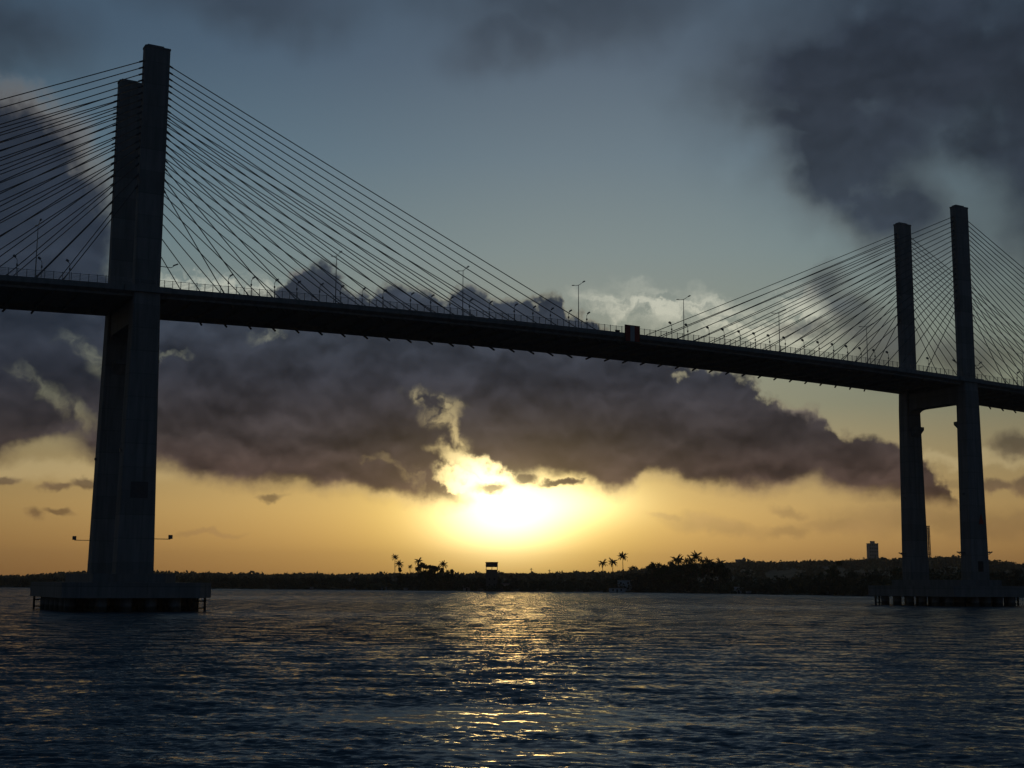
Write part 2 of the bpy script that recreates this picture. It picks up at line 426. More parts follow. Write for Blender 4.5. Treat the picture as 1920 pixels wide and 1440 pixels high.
def np_mesh(name, V, F, m_, smooth=False):
    """V (n,3), F (k,4) numpy"""
    me = bpy.data.meshes.new(name)
    me.vertices.add(len(V)); me.vertices.foreach_set('co', np.asarray(V, dtype=np.float32).ravel())
    k, w = F.shape
    me.loops.add(k * w); me.loops.foreach_set('vertex_index', np.asarray(F, dtype=np.int32).ravel())
    me.polygons.add(k); me.polygons.foreach_set('loop_start', np.arange(0, k * w, w, dtype=np.int32))
    me.polygons.foreach_set('loop_total', np.full(k, w, dtype=np.int32))
    me.update(calc_edges=True); me.validate()
    me.materials.append(m_)
    me.polygons.foreach_set('use_smooth', np.full(len(me.polygons), smooth))
    return me

def polar(az, d, z=0.0):
    return (math.sin(R(az)) * d, math.cos(R(az)) * d, z)

# ------------------------------------------------------------------ water
SLICKS = (((-1.0, 56), (8, 5.5), .38), ((.6, 44.5), (5, 3.0), .34))      # calmer patches
def water():
    fr = np.concatenate([np.linspace(-180, -60, 24, endpoint=False), np.linspace(-60, -27, 60, endpoint=False), np.linspace(-27, 27, 860, endpoint=False),
                         np.linspace(27, 60, 60, endpoint=False), np.linspace(60, 180, 24, endpoint=False)])
    az = np.radians(fr); na = len(az)
    r = [0.6]
    while r[-1] < 9000:
        x = r[-1]; r.append(x + max(0.16, min(x * x / (HC * 1334) * 0.55, 0.14 * x)))
    r = np.array(r); nr = len(r)
    A, Rr = np.meshgrid(az, r)
    X = np.sin(A) * Rr; Y = np.cos(A) * Rr; Z = np.zeros_like(X)
    drr = np.gradient(r)[:, None] * np.ones_like(X)
    cell_x = np.maximum(Rr * 0.0011, 0.05)
    rg = np.random.default_rng(5)
    nw = 74
    for i in range(nw):
        lam = 0.30 * (4.2 / 0.30) ** (i / (nw - 1)) * rg.uniform(0.93, 1.07)
        k = 2 * np.pi / lam
        th = rg.normal(R(252), 0.62)          # waves travel towards the viewer and a little sideways
        kx, ky = k * math.cos(th), k * math.sin(th)
        slope = 0.022 * (1.0 if lam < 1.2 else (1.2 / lam) ** 0.7)
        amp = slope / k
        cellk = (np.abs(np.cos(A)) * abs(ky) + np.abs(np.sin(A)) * abs(kx)) * drr
        fade = np.clip((1.9 - cellk) / 1.0, 0, 1)
        ph = kx * X + ky * Y + rg.uniform(0, 6.28)
        Z += amp * fade * (np.sin(ph) + 0.18 * np.cos(2 * ph))
    # calmer and rougher patches
    pat = 0.75 + 0.35 * np.sin(X * 0.05 + 1.3) * np.sin(Y * 0.031 + X * 0.013) + 0.15 * np.sin(Y * 0.09 + 2.0 + X * 0.02)
    for (cx, cy), (rx, ry), dep in SLICKS:
        Z *= 1 - dep * np.exp(-(((X - cx) / rx) ** 2 + ((Y - cy) / ry) ** 2) ** 2)
    Z *= np.clip(pat, 0.35, 1.3) * np.clip((1500 - Rr) / 500, 0, 1)
    V = np.stack([X.ravel(), Y.ravel(), Z.ravel()], 1)
    ii, jj = np.meshgrid(np.arange(nr - 1), np.arange(na), indexing='ij')
    j2 = (jj + 1) % na
    F = np.stack([(ii * na + jj).ravel(), (ii * na + j2).ravel(), ((ii + 1) * na + j2).ravel(), ((ii + 1) * na + jj).ravel()], 1)[:, ::-1]
    m_ = bpy.data.materials.new('river_water'); m_.use_nodes = True
    nt = m_.node_tree; b = nt.nodes['Principled BSDF']; q = G(nt)
    b.inputs['Base Color'].default_value = (0.022, 0.055, 0.075, 1)
    b.inputs['IOR'].default_value = 1.333
    b.inputs['Specular IOR Level'].default_value = 0.5
    geo = q.node('ShaderNodeNewGeometry')
    pos = geo.outputs['Position']
    dist = q.vm('LENGTH', pos)
    c1 = q.noise(q.vm('MULTIPLY', pos, (0.75, 1.35, 1.0)), 2.3, 4, 0.65, dims='2D', out='Color')
    c2 = q.noise(q.vm('MULTIPLY', pos, (0.7, 1.3, 1.0)), 0.32, 3, 0.6, dims='2D', out='Color')
    n3 = q.noise(q.vm('MULTIPLY', pos, (0.5, 1.0, 1.0)), 0.016, 4, 0.6, dims='2D')
    patch = q.rng(n3, 0.32, 0.68, 0.7, 1.25)
    # two slicks of calmer water off the boat
    for (cx, cy), (rx, ry), dep in SLICKS:
        mp = q.node('ShaderNodeMapping', vector_type='TEXTURE'); q.put(mp.inputs['Vector'], q.vm('MULTIPLY', pos, (1, 1, 0)))
        mp.inputs['Location'].default_value = (cx, cy, 0); mp.inputs['Scale'].default_value = (rx, ry, 1)
        dd = q.vm('LENGTH', mp.outputs[0])
        patch = q.m('MULTIPLY', patch, q.rng(q.m('ADD', dd, q.m('MULTIPLY_ADD', n3, 1.2, -.6)), 0.4, 1.4, 0.55 * (1 - dep), 1.0))
    k1 = q.m('MULTIPLY', q.rng(dist, 34.0, 150.0, 0.9, 2.0), patch)
    k2 = q.m('MULTIPLY', q.rng(dist, 34.0, 150.0, 0.5, 1.5), patch)
    t1 = q.vm('MULTIPLY', q.vm('SUBTRACT', c1, (0.5, 0.5, 0.5)), (1.0, 1.0, 0.0))
    t2 = q.vm('MULTIPLY', q.vm('SUBTRACT', c2, (0.5, 0.5, 0.5)), (1.0, 1.0, 0.0))
    bias = q.vm('SCALE', q.comb(0.0, -1.0, 0.0), scale=q.m('MULTIPLY', patch, q.rng(dist, 40.0, 120.0, 0.17, 0.31)))   # wind waves are steeper on the side facing the viewer
    nn = q.vm('ADD', q.vm('ADD', geo.outputs['Normal'], bias), q.vm('ADD', q.vm('SCALE', t1, scale=k1), q.vm('SCALE', t2, scale=k2)))
    q.put(b.inputs['Normal'], q.vm('NORMALIZE', nn))
    b.inputs['Roughness'].default_value = 0.1
    obj('river_water', np_mesh('river_water', V, F, m_, True), kind='structure')
water()

# ------------------------------------------------------------------ land
SHORE = [(-60, 1150), (-26.437, 1042), (-20.74, 970), (-12.44, 879), (-4.477, 806), (0.044, 762), (5.465, 740), (9.913, 676), (15.092, 610), (20.829, 617), (27.959, 603), (60, 620)]
def interp(x, pts):
    return float(np.interp(x, [p[0] for p in pts], [p[1] for p in pts]))
def shore(az): return interp(az, SHORE) + 5 * math.sin(az * 2.1) + 3 * math.sin(az * 5.3 + 1)
SKA = [(-26.45, 0.040), (-20.75, 0.050), (-18.95, 0.130), (-17.73, 0.180), (-14.59, 0.220), (-12.02, 0.170), (-8.06, 0.170), (-4.93, 0.230), (-4.48, 0.300), (-2.45, 0.290), (-1.32, 0.230), (0.95, 0.110), (3.89, 0.210), (4.57, 0.330),
       (5.47, 0.490), (6.14, 0.420), (7.48, 0.270), (9.15, 0.330), (9.92, 0.310), (11.67, 0.360), (12.97, 0.500), (14.26, 0.560), (15.53, 0.660), (17.42, 0.770), (19.46, 0.730), (20.86, 0.690), (27.99, 0.630)]
SKB = [(-26.45, 0.120), (-20.75, 0.120), (-19.56, 0.170), (-18.75, 0.260), (-17.73, 0.330), (-14.81, 0.390), (-14.17, 0.330), (-12.45, 0.320), (-10.27, 0.290), (-8.73, 0.320), (-6.95, 0.290), (-4.93, 0.350), (-2.45, 0.360), (-0.18, 0.370), (1.86, 0.390),
       (2.99, 0.450), (4.34, 0.440), (5.02, 0.530), (5.81, 0.620), (6.37, 0.650), (7.71, 0.790), (8.82, 0.840), (9.49, 0.860), (9.93, 0.930), (10.81, 0.860), (11.68, 0.890), (12.12, 0.930), (13.20, 0.930),
       (14.27, 0.940), (14.70, 1.000), (15.55, 1.070), (15.97, 1.020), (17.63, 1.070), (18.25, 1.090), (19.47, 0.940), (20.27, 0.870), (20.86, 0.790), (22.43, 0.730), (27.99, 0.630)]
DB = 2300.0
def ground_h(az, d):
    s = shore(az)
    u = d - s
    near = -1.2 + 3.0 * (1 - math.exp(-max(u, -20) / 14)) if u > -20 else -6
    hb = HC + DB * math.tan(R(interp(az, SKB))) - 8.0
    t = min(max((d - s - 250) / (DB - s - 250), 0), 1); t = t * t * (3 - 2 * t)
    fade = 1.0 if d < DB else max(0.25, 1 - (d - DB) / 4000)
    return near + (max(hb, 2) - 1.8) * t * fade
def land():
    azs = np.linspace(-60, 60, 301)
    us = np.array([-25, -12, -5, 0, 4, 8, 15, 30, 60, 110, 180, 260, 350, 470, 600, 750, 900, 1100, 1300, 1500, 1750, 2100, 2600, 3300, 4500])
    V = []
    for u in us:
        for a in azs:
            s = shore(a); d = s + u
            jit = 0 if u < 200 else 4 * math.sin(a * 3 + u * .01) * min(1, u / 900)
            V.append(polar(a, d, ground_h(a, d) + jit * (0.4 if u < 900 else 0.6)))
    na = len(azs)
    F = [((i * na + j), (i * na + j + 1), ((i + 1) * na + j + 1), ((i + 1) * na + j)) for i in range(len(us) - 1) for j in range(na - 1)]
    F = np.array(F)[:, ::-1]
    obj('hills', np_mesh('hills', np.array(V), F, M_ground, True), kind='structure')
land()

def leaf_clumps(centres, radii, n, size, zsq=0.8, seed=1, top_only=True):
    """many small leaf-sized quads spread through the outer part of each clump"""
    rg = np.random.default_rng(seed)
    C = np.repeat(np.asarray(centres), n, 0); Rr = np.repeat(np.asarray(radii), n)
    k = len(C)
    d = rg.normal(size=(k, 3)); d /= np.linalg.norm(d, axis=1)[:, None]
    rad = rg.uniform(0.45, 1.08, k) * Rr
    P_ = C + d * rad[:, None] * np.array([1, 1, zsq])
    a = rg.normal(size=(k, 3)); a /= np.linalg.norm(a, axis=1)[:, None]
    b = np.cross(a, rg.normal(size=(k, 3))); b /= np.linalg.norm(b, axis=1)[:, None]
    s = (size * rg.uniform(0.5, 1.4, k))[:, None]
    V = np.stack([P_ - a * s, P_ - b * s * 0.6, P_ + a * s, P_ + b * s * 0.6], 1).reshape(-1, 3)
    F = np.arange(4 * k).reshape(-1, 4)
    return V, F
def woods_near():
    C = []; Rd = []
    az = -36.0
    while az < 36:
        s = shore(az)
        for u in (7, 14, 24, 36, 50):
            a = az + random.uniform(-.2, .2); d = s + u + random.uniform(-4, 4)
            sky = HC + (s + 36) * math.tan(R(interp(a, SKA)))
            gh = ground_h(a, d)
            top = gh + (sky - gh) * {7: .45, 14: .62, 24: .8, 36: .93, 50: .95}[u] * (random.uniform(.86, 1.0) if a < 0 else random.uniform(.72, 1.07))
            r_ = random.uniform(2.0, 3.4) * (.75 if az < 0 else 1)
            z = top - r_ * .8
            while z > gh - 0.5:
                C.append(polar(a + random.uniform(-.12, .12), d, z)); Rd.append(r_); z -= r_ * 1.15
        az += 0.24
    V, F = leaf_clumps(C, Rd, 34, 0.75, seed=3)
    obj('shore_woods', np_mesh('shore_woods', V, F, M_wood), label='dark dense scrub and trees lining the far bank', cat='woods', kind='stuff')
def woods_far():
    C = []; Rd = []
    for k in range(3600):
        az = random.uniform(-36, 36)
        d = DB - abs(random.gauss(0, 1)) * 500 + random.uniform(0, 60)
        d = max(d, shore(az) + 120)
        r_ = random.uniform(4, 8) * (1.25 if random.random() < .08 else 1)
        C.append(polar(az, d, ground_h(az, d) + r_ * .35)); Rd.append(r_)
    V, F = leaf_clumps(C, Rd, 22, 2.6, 0.7, seed=4)
    obj('hill_woods', np_mesh('hill_woods', V, F, M_wood), label='hazy wooded cover on the low hills behind the bank', cat='woods', kind='stuff')
woods_near(); woods_far()

# ---- coconut palms
def palm_meshes(seed, H=14.0, nf=17, L=4.3):
    rg = random.Random(seed)
    t = MB(); lean = rg.uniform(-.9, .9); lean2 = rg.uniform(-.5, .5)
    pts = []; rad = []
    for i in range(9):
        k = i / 8
        pts.append((lean * k * k * 1.2, lean2 * k * k, H * k)); rad.append(0.26 - 0.12 * k)
    t.tube(pts, rad, 7)
    c = MB(); top = Vector(pts[-1])
    for j in range(nf):
        a = 2 * math.pi * j / nf + rg.uniform(-.2, .2)
        up = -0.25 + 1.6 * ((j * 7) % nf) / nf + rg.uniform(-.1, .1)
        fl = L * 1.25 * rg.uniform(.8, 1.08)
        hd = Vector((math.cos(a), math.sin(a), 0)); sd_ = Vector((-math.sin(a), math.cos(a), 0))
        prev = None
        n = 11; pos = Vector(top); ang = up
        spine = [Vector(pos)]
        for s in range(n):
            pos = pos + (hd * math.cos(ang) + Vector((0, 0, 1)) * math.sin(ang)) * (fl / n)
            ang -= 0.085 + 0.05 * (1 - up)
            spine.append(Vector(pos))
        c.tube([spine[0], spine[4], spine[8], spine[n]], [.05, .04, .03, .015], 3)
        for s in range(1, n + 1):
            ll = 0.85 * math.sin(math.pi * (0.14 + 0.80 * s / n)) + 0.2
            for sg in (-1, 1):
                for off in (0, .5):
                    p0 = spine[s - 1].lerp(spine[s], off)
                    dn = Vector((0, 0, -1)) * rg.uniform(.35, .8)
                    tip = p0 + (sd_ * sg * .8 + hd * .45 + dn).normalized() * ll * rg.uniform(.8, 1.1)
                    w = (spine[s] - spine[s - 1]).normalized() * 0.17
                    c.add([p0 - w, p0 + w, tip], [(0, 1, 2)])
    for j in range(7):      # coconuts under the crown
        a = j * .9; q = top + Vector((math.cos(a) * .3, math.sin(a) * .3, -.3))
        c.tube([q + Vector((0, 0, .15)), q, q - Vector((0, 0, .15))], [.05, .15, .05], 5)
    return t.mesh('palm_trunk', M_trunk, True), c.mesh('palm_crown', M_frond)
PALM = {H: palm_meshes(H * 3 + 1, H, nf, L) for H, nf, L in ((9, 19, 3.0), (14, 20, 3.3), (19, 20, 3.4))}
def palm(P_, du, hkey, label, sc=1.0, group='coconut palms on the far bank'):
    az, el = P_
    d = shore(az) + du
    gh = ground_h(az, d)
    need = HC + d * math.tan(R(el)) - gh
    k = need / (hkey + 1.6)
    t = empty('palm_tree', polar(az, d, gh - .2), random.uniform(0, 6.28), label=label, cat='palm tree', group=group)
    a = obj('trunk', PALM[hkey][0], t); b = obj('crown', PALM[hkey][1], t)
    # crown size stays natural whatever the trunk height
    a.scale = (1, 1, k)
    b.location = (0, 0, hkey * k - hkey * sc); b.scale = (sc, sc, sc)
    # keep crown centred on the trunk tip
    return t
palm((-4.92, 1.110), 30, 19, 'tallest thin palm with a small crown, leftmost on the far bank', .72)
palm((-4.69, 0.840), 26, 14, 'bushy palm directly right of the tall thin leftmost palm', .9)
palm((-4.26, 0.730), 34, 14, 'small slender palm standing alone between two clumps on the left', .5)
palm((-3.95, 0.980), 28, 14, 'tall palm at the left end of the palm clump left of the lookout tower', .85)
palm((-3.81, 0.800), 30, 9, 'lower palm leaning in the clump, just right of its tallest palm', .9)
palm((-3.16, 0.710), 30, 9, 'low round-headed palm in the middle of the gap before the lookout tower', .85)
palm((-2.82, 0.830), 28, 14, 'palm nearest the lookout tower on its left, ragged crown', .9)
palm((3.89, 0.930), 30, 14, 'leftmost of three star-shaped palms right of the sun glare', .9)
palm((4.30, 0.980), 30, 14, 'middle of three star-shaped palms right of the sun glare', .95)
palm((4.75, 1.200), 28, 19, 'tallest and rightmost of three star-shaped palms, above the white house', .95)
palm((5.04, 0.730), 34, 9, 'small palm at the foot of the slope right of the white house', .6)
palm((5.22, 0.780), 36, 9, 'small spiky palm just before the big palm grove', .55)
palm((7.00, 1.100), 30, 14, 'broad palm crown at the left of the big grove on the right bank', 1.15)
palm((7.18, 1.050), 36, 14, 'palm tucked behind the broad left crown of the big grove', 1.0)
palm((7.36, 1.030), 32, 14, 'palm with upright fronds left of the middle of the big grove', .8)
palm((7.63, 1.100), 34, 14, 'round palm crown in the middle of the big grove', 1.0)
palm((7.85, 1.210), 28, 19, 'highest palm of the big grove on the right bank', 1.05)
palm((8.12, 1.030), 34, 14, 'palm just right of the highest one in the big grove', .8)
palm((8.38, 1.010), 32, 14, 'wide low palm toward the right of the big grove', 1.0)
palm((8.87, 0.970), 30, 14, 'last palm at the right end of the big grove', .95)
palm((9.99, 0.550), 40, 9, 'lone low palm in the scrub right of the big grove', .6)

# ---- broadleaf trees
def tree(P_, du, w, label, seed, group='broadleaf trees on the far bank', trunk=0.35):
    az, el = P_
    d = shore(az) + du; gh = ground_h(az, d)
    H = HC + d * math.tan(R(el)) - gh
    t = empty('tree', polar(az, d, gh - .3), 0, label=label, cat='tree', group=group)
    rg = random.Random(seed)
    tb = MB(); tb.tube([(0, 0, 0), (.2, .1, H * .3), (.1, 0, H * .62)], [.4, .3, .16], 6)
    for j in range(5):
        a = j * 1.3 + seed; zz = H * rg.uniform(.3, .5)
        tb.tube([(.15, .05, zz), (math.cos(a) * w * .35, math.sin(a) * w * .35, zz + H * .2), (math.cos(a) * w * .62, math.sin(a) * w * .62, H * .74)], [.18, .12, .05], 5)
    obj('trunk', tb.mesh('tree_trunk', M_bark, True), t)
    C = []; Rd = []
    for j in range(13):
        a = rg.uniform(0, 6.28); rr = w * rg.uniform(.1, .8); r_ = w * rg.uniform(.26, .44)
        zz = H * rg.uniform(trunk + .12, 1.0) - r_ * .7 - .1 * rr
        C.append((math.cos(a) * rr, math.sin(a) * rr, zz)); Rd.append(r_)
    V, F = leaf_clumps(C, Rd, 95, .42, .8, seed=seed)
    obj('crown', np_mesh('tree_crown', V, F, M_leaf), t)
tree((-3.63, 0.820), 30, 4.2, 'rounded dark tree at the right foot of the left palm clump', 1)
tree((-3.45, 0.730), 26, 3.2, 'low bushy tree between the left palm clump and the gap', 2)
tree((-3.31, 0.690), 30, 3.2, 'low tree left of the round-headed palm near the lookout tower', 3)
tree((-2.57, 0.560), 30, 3.5, 'small tree right of the ragged palm beside the lookout tower', 4)
tree((5.97, 0.920), 32, 4.4, 'thin-topped tree at the left edge of the big palm grove', 5)
tree((6.24, 0.890), 34, 4.8, 'loose-crowned tree in front of the left side of the big grove', 6)
tree((6.55, 0.940), 36, 5.0, 'taller loose tree left of the broad palm crown of the grove', 7)
tree((6.86, 0.920), 34, 4.4, 'dense dark tree below the broad left palm crown', 8)
tree((7.49, 0.940), 38, 5.2, 'dense dark tree filling the middle of the big palm grove', 9, trunk=.5)
tree((8.47, 0.970), 36, 5.6, 'wide dark tree under the wide low palm of the grove', 10, trunk=.5)
tree((8.78, 0.810), 36, 4.2, 'dark tree between the wide palm and the last palm of the grove', 11, trunk=.5)
tree((6.73, 0.850), 22, 5.0, 'bushy tree at the front left of the big palm grove', 21, trunk=.2)
tree((7.18, 0.810), 24, 5.4, 'broad bushy tree in front of the big palm grove', 22, trunk=.3)
tree((7.76, 0.920), 40, 5.6, 'full dark crown behind the highest palm of the grove', 23, trunk=.45)
tree((8.11, 0.920), 40, 5.4, 'full dark crown just right of the highest palm of the grove', 24, trunk=.45)
tree((9.00, 0.840), 36, 4.4, 'dark tree at the right end of the big palm grove', 25, trunk=.4)
tree((-3.81, 0.670), 24, 4.0, 'bushy dark tree at the foot of the left palm clump', 26, trunk=.2)
tree((-3.00, 0.600), 26, 3.4, 'bushy tree under the ragged palm beside the lookout tower', 27, trunk=.2)
tree((-4.69, 0.620), 24, 2.6, 'dark bush at the foot of the bushy palm beside the tall thin one', 28, trunk=.2)
tree((13.54, 0.960), 60, 3.4, 'dark pointed tree rising alone from the right bank', 12)
tree((13.32, 0.690), 50, 3.4, 'low tree just left of the lone pointed tree on the right bank', 13)
tree((16.38, 0.790), 50, 4.2, 'low dark tree between the two legs of the right pylon', 14)

# ------------------------------------------------------------------ buildings on the bank
def at(P_, du=None, d=None):
    az, el = P_
    if d is None: d = shore(az) + du
    return az, d, ground_h(az, d)
M_dim = mat('backlit_block', (0.13, 0.115, 0.10), 0.85, 0.3, 0.25, streak=True)  # darker wall colour for the lookout: its backlit shade is in the base colour
def lookout():
    az, d, gh = at((-0.82, 0.010), 14)
    t = empty('lookout_tower', polar(az, d, gh), -R(az), label='square lookout tower with an open top storey under a flat roof, below the sun', cat='tower')
    zt = 5.485 + d * math.tan(R((-0.82, 0.820)[1])) - gh
    z1 = 5.485 + d * math.tan(R((-0.82, 0.610)[1])) - gh
    z2 = 5.485 + d * math.tan(R((-0.82, 0.500)[1])) - gh
    w = 3.45
    m_ = MB(); m_.box(-w + .15, w - .15, -w, w, 0, z2 - .25); m_.box(-w - .05, w + .05, -w - .2, w + .2, z2 - .25, z2)
    obj('wall', m_.mesh('tower_wall', M_dim), t)
    for z in (2.2, 5.6):
        for x in (-1.7, 1.1):
            obj('window', MB().box(x, x + .9, -w - .03, -w + .1, z, z + 1.2).mesh('tower_window', M_dark), t)
    for x, y in ((-w + .25, -w + .2), (w - .25, -w + .2), (.1, -w + .2), (-w + .25, w - .2), (w - .25, w - .2)):
        obj('post', MB().box(x - .16, x + .16, y - .16, y + .16, z2, z1).mesh('tower_post', M_dim), t)
    m_ = MB(); m_.box(-w - .05, w + .05, -w - .1, w + .1, z1, zt - .25); m_.box(-w - .3, w + .3, -w - .35, w + .35, zt - .25, zt)
    obj('roof', m_.mesh('tower_roof', M_roof), t)
lookout()
def house(P_, du, wid, dep, h, label, m_=M_wall, gable=True, two=False, name='house', cat='house'):
    az, d, gh = at(P_, du)
    t = empty(name, polar(az, d, gh - .2), -R(az), label=label, cat=cat)
    obj('wall', MB().box(-wid / 2, wid / 2, 0, dep, 0, h).mesh('house_wall', m_), t)
    r_ = MB(); o_ = .4
    if gable:
        r_.loft([[(x, -o_, h), (x, dep + o_, h), (x, dep / 2, h + dep * .22)] for x in (-wid / 2 - o_, wid / 2 + o_)])
    else: r_.box(-wid / 2 - o_, wid / 2 + o_, -o_, dep + o_, h, h + .25)
    obj('roof', r_.mesh('house_roof', M_roof), t)
    obj('door', MB().box(-.45, .45, -.04, .1, 0, 2.0).mesh('house_door', M_dark), t)
    n = max(1, int(wid / 3.2))
    for s in range(2 if two else 1):
        for k in range(n):
            x = -wid / 2 + (k + .5) * wid / n
            if abs(x) < 1.0 and s == 0: continue
            obj('window', MB().box(x - .45, x + .45, -.04, .1, 1.0 + 2.8 * s, 2.1 + 2.8 * s).mesh('house_window', M_dark), t)
house((4.81, 0.040), 16, 8.0, 6, 6.0, 'pale two-storey waterside house below the tallest star-shaped palm', two=True, gable=False)
house((4.50, -0.210), 6, 9.0, 4, 2.6, 'low white shed at the water in front of the pale two-storey house', gable=False)
house((9.58, 0.020), 8, 5.0, 5, 3.6, 'small pale-walled hut on the dark bank right of the big palm grove', gable=False)
house((-5.37, -0.280), 5, 3.4, 3, 2.2, 'tiny pale hut at the water left of the leftmost palms', gable=True)
house((-0.27, -0.080), 18, 5.0, 4, 3.0, 'small grey hut just right of the lookout tower foot', gable=True, m_=M_block)
house((-1.88, -0.220), 7, 4.0, 4, 2.6, 'low dim hut at the water left of the lookout tower', gable=True, m_=M_block)
def far_block():
    P_ = (15.05, 0.740); az = P_[0]; d = 2380.0; gh = ground_h(az, d)
    t = empty('apartment_block', polar(az, d, gh - 2), -R(az) + .35, label='tall hazy apartment block with a small rooftop box on the right hills', cat='building')
    zt = HC + d * math.tan(R((15.08, 1.630)[1])) - gh + 2
    obj('wall', MB().box(-8, 8, -6.5, 6.5, 0, zt).mesh('block_wall', M_block), t)
    obj('roof', MB().box(-3.2, 3.2, -3, 3, zt, zt + 4.2).box(-8.3, 8.3, -6.8, 6.8, zt - .8, zt + .3).mesh('block_roof', M_block), t)
    k = 0
    for z in np.arange(16, zt - 3, 5.8):
        for x in (-5.6, -1.9, 1.9, 5.6):
            obj('window', MB().box(x - 1.1, x + 1.1, -6.56, -6.4, z, z + 2.6).mesh('block_window', M_dark), t)
far_block()
def mast():
    P_ = (17.27, 0.740); az = P_[0]; d = 2200.0; gh = ground_h(az, d)
    t = empty('lattice_mast', polar(az, d, gh - 2), .3, label='tall narrow red lattice mast seen between the right pylon legs', cat='mast')
    H = HC + d * math.tan(R((17.33, 2.340)[1])) - gh + 2
    for sx, sy in ((-1, -1), (1, -1), (1, 1), (-1, 1)):
        obj('leg', MB().tube([(sx * 1.9, sy * 1.9, 0), (sx * 1.3, sy * 1.3, H)], .6, 5).mesh('mast_leg', M_rust), t)
    b = MB(); z = 3.0; i = 0
    while z < H - 4:
        for a, c in (((-1, -1), (1, -1)), ((1, -1), (1, 1)), ((1, 1), (-1, 1)), ((-1, 1), (-1, -1))):
            if i % 2: a, c = c, a
            w0 = 1.9 - .6 * z / H; w1 = 1.9 - .6 * (z + 4) / H
            b.tube([(a[0] * w0, a[1] * w0, z), (c[0] * w1, c[1] * w1, z + 4)], .25, 4)
            b.tube([(a[0] * w0, a[1] * w0, z), (c[0] * w0, c[1] * w0, z)], .22, 4)
        z += 4; i += 1
    obj('bracing', b.mesh('mast_bracing', M_rust), t)
    for a_ in (MB().box(-2, 2, -2, 2, H - 1, H), MB().box(-2.2, 2.2, -2.2, 2.2, H * .72, H * .72 + .6)):
        obj('platform', a_.mesh('mast_platform', M_rust), t)
mast()
def hill_building(P_, d, w, h, label, dome=False, cat='building'):
    az = P_[0]; gh = ground_h(az, d)
    zt = HC + d * math.tan(R(P_[1])) - gh
    t = empty('hill_building', polar(az, d, gh), -R(az), label=label, cat=cat)
    obj('wall', MB().box(-w / 2, w / 2, -4, 4, 0, max(zt - (3 if dome else 1.5), 3)).mesh('hill_wall', M_block), t)
    z0 = max(zt - (3 if dome else 1.5), 3)
    if dome: obj('dome', MB().tube([(0, 0, z0), (0, 0, z0 + 1.2), (0, 0, z0 + 2.3), (0, 0, z0 + 3)], [w * .42, w * .4, w * .26, .2], 10).mesh('hill_dome', M_block, True), t)
    else: obj('roof', MB().loft([[(x, -4.5, z0), (x, 4.5, z0), (x, 0, z0 + 1.7)] for x in (-w / 2 - .5, w / 2 + .5)]).mesh('hill_roof', M_roof), t)
hill_building((9.82, 1.060), 2290, 5.5, 10, 'small domed turret on the skyline right of the big palm grove', True)
hill_building((9.64, 0.970), 2300, 14, 6, 'long roofed building beside the domed turret on the skyline')
hill_building((5.92, 0.670), 2290, 16, 6, 'flat roofed shed on the slope left of the big palm grove')
for xx, lab in (((0.86, 0.580), 'thin pole on the skyline right of the lookout tower'), ((1.63, 0.520), 'short pole on the skyline below the right edge of the sun glare')):
    d = 1500.0; gh = ground_h(xx[0], d); H = HC + d * math.tan(R(xx[1])) - gh
    t = empty('utility_pole', polar(xx[0], d, gh - 1), 0, label=lab, cat='pole')
    obj('post', MB().tube([(0, 0, 0), (0, 0, H + 1)], [.5, .35], 6).mesh('pole_post', M_bark), t)
    obj('crossarm', MB().box(-1.6, 1.6, -.2, .2, H - .6, H - .2).mesh('pole_arm', M_bark), t)

# ------------------------------------------------------------------ boats
def boat(P_, L, label, off=-9, cabin=True, m_=M_hull, rz=0.0, mastp=False):
    az = P_[0]; d = shore(az) + off
    t = empty('boat', polar(az, d, -.12), -R(az) + rz, label=label, cat='boat', group='boats moored along the far bank')
    W = L * .14 + .35; rings = []
    for k in range(9):
        u = k / 8; x = (u - .5) * L; wd = W * (1 - abs(2 * u - .9) ** 3.2 * .75) if u < .95 else .08
        sh = .55 + .5 * u ** 3 * (L / 7)
        rings.append([(x, -wd, sh), (x, -wd * .75, 0.0), (x, 0, -.25), (x, wd * .75, 0.0), (x, wd, sh), (x, wd * .85, sh - .06), (x, 0, sh * .55), (x, -wd * .85, sh - .06)])
    obj('hull', MB().loft(rings).mesh('boat_hull', m_, False), t)
    if cabin:
        cb = MB(); cb.box(-L * .22, L * .12, -W * .62, W * .62, .35, 1.55); cb.box(-L * .26, L * .16, -W * .72, W * .72, 1.55, 1.68)
        obj('cabin', cb.mesh('boat_cabin', M_hullw if m_ is M_hull else M_hull), t)
        obj('window', MB().box(-L * .17, L * .07, -W * .63, -W * .6, 1.0, 1.35).mesh('boat_window', M_dark), t)
    if mastp: obj('mast', MB().tube([(L * .1, 0, .4), (L * .1, 0, 4.6)], [.06, .04], 5).mesh('boat_mast', M_steel), t)
boat((-4.43, -0.410), 6.2, 'dark boat with a small cabin moored under the left palms', -14, rz=.3)
boat((-0.81, -0.420), 13, 'long low dark boat at the bank below the lookout tower', -6, False, rz=.05)
boat((0.70, -0.420), 8.5, 'low dark boat at the bank right of the bright glitter', -6, False, rz=.05)
boat((2.87, -0.400), 5.0, 'small pale boat with a mast left of the white shed', -5, True, M_hullw, .2, True)
boat((3.66, -0.410), 6.0, 'open grey boat just left of the white shed', -6, False, M_hullw, -.1)
boat((-6.82, -0.380), 7.0, 'low pale boat moored well left of the palms', -5, False, M_hullw, .1)
boat((-8.38, -0.380), 5.5, 'small dark cabin boat on the left bank between pylon and palms', -5, True, rz=-.1)
boat((10.01, -0.460), 6.5, 'dark cabin boat on the shadowed bank right of the palm grove', -5, True, rz=.15)

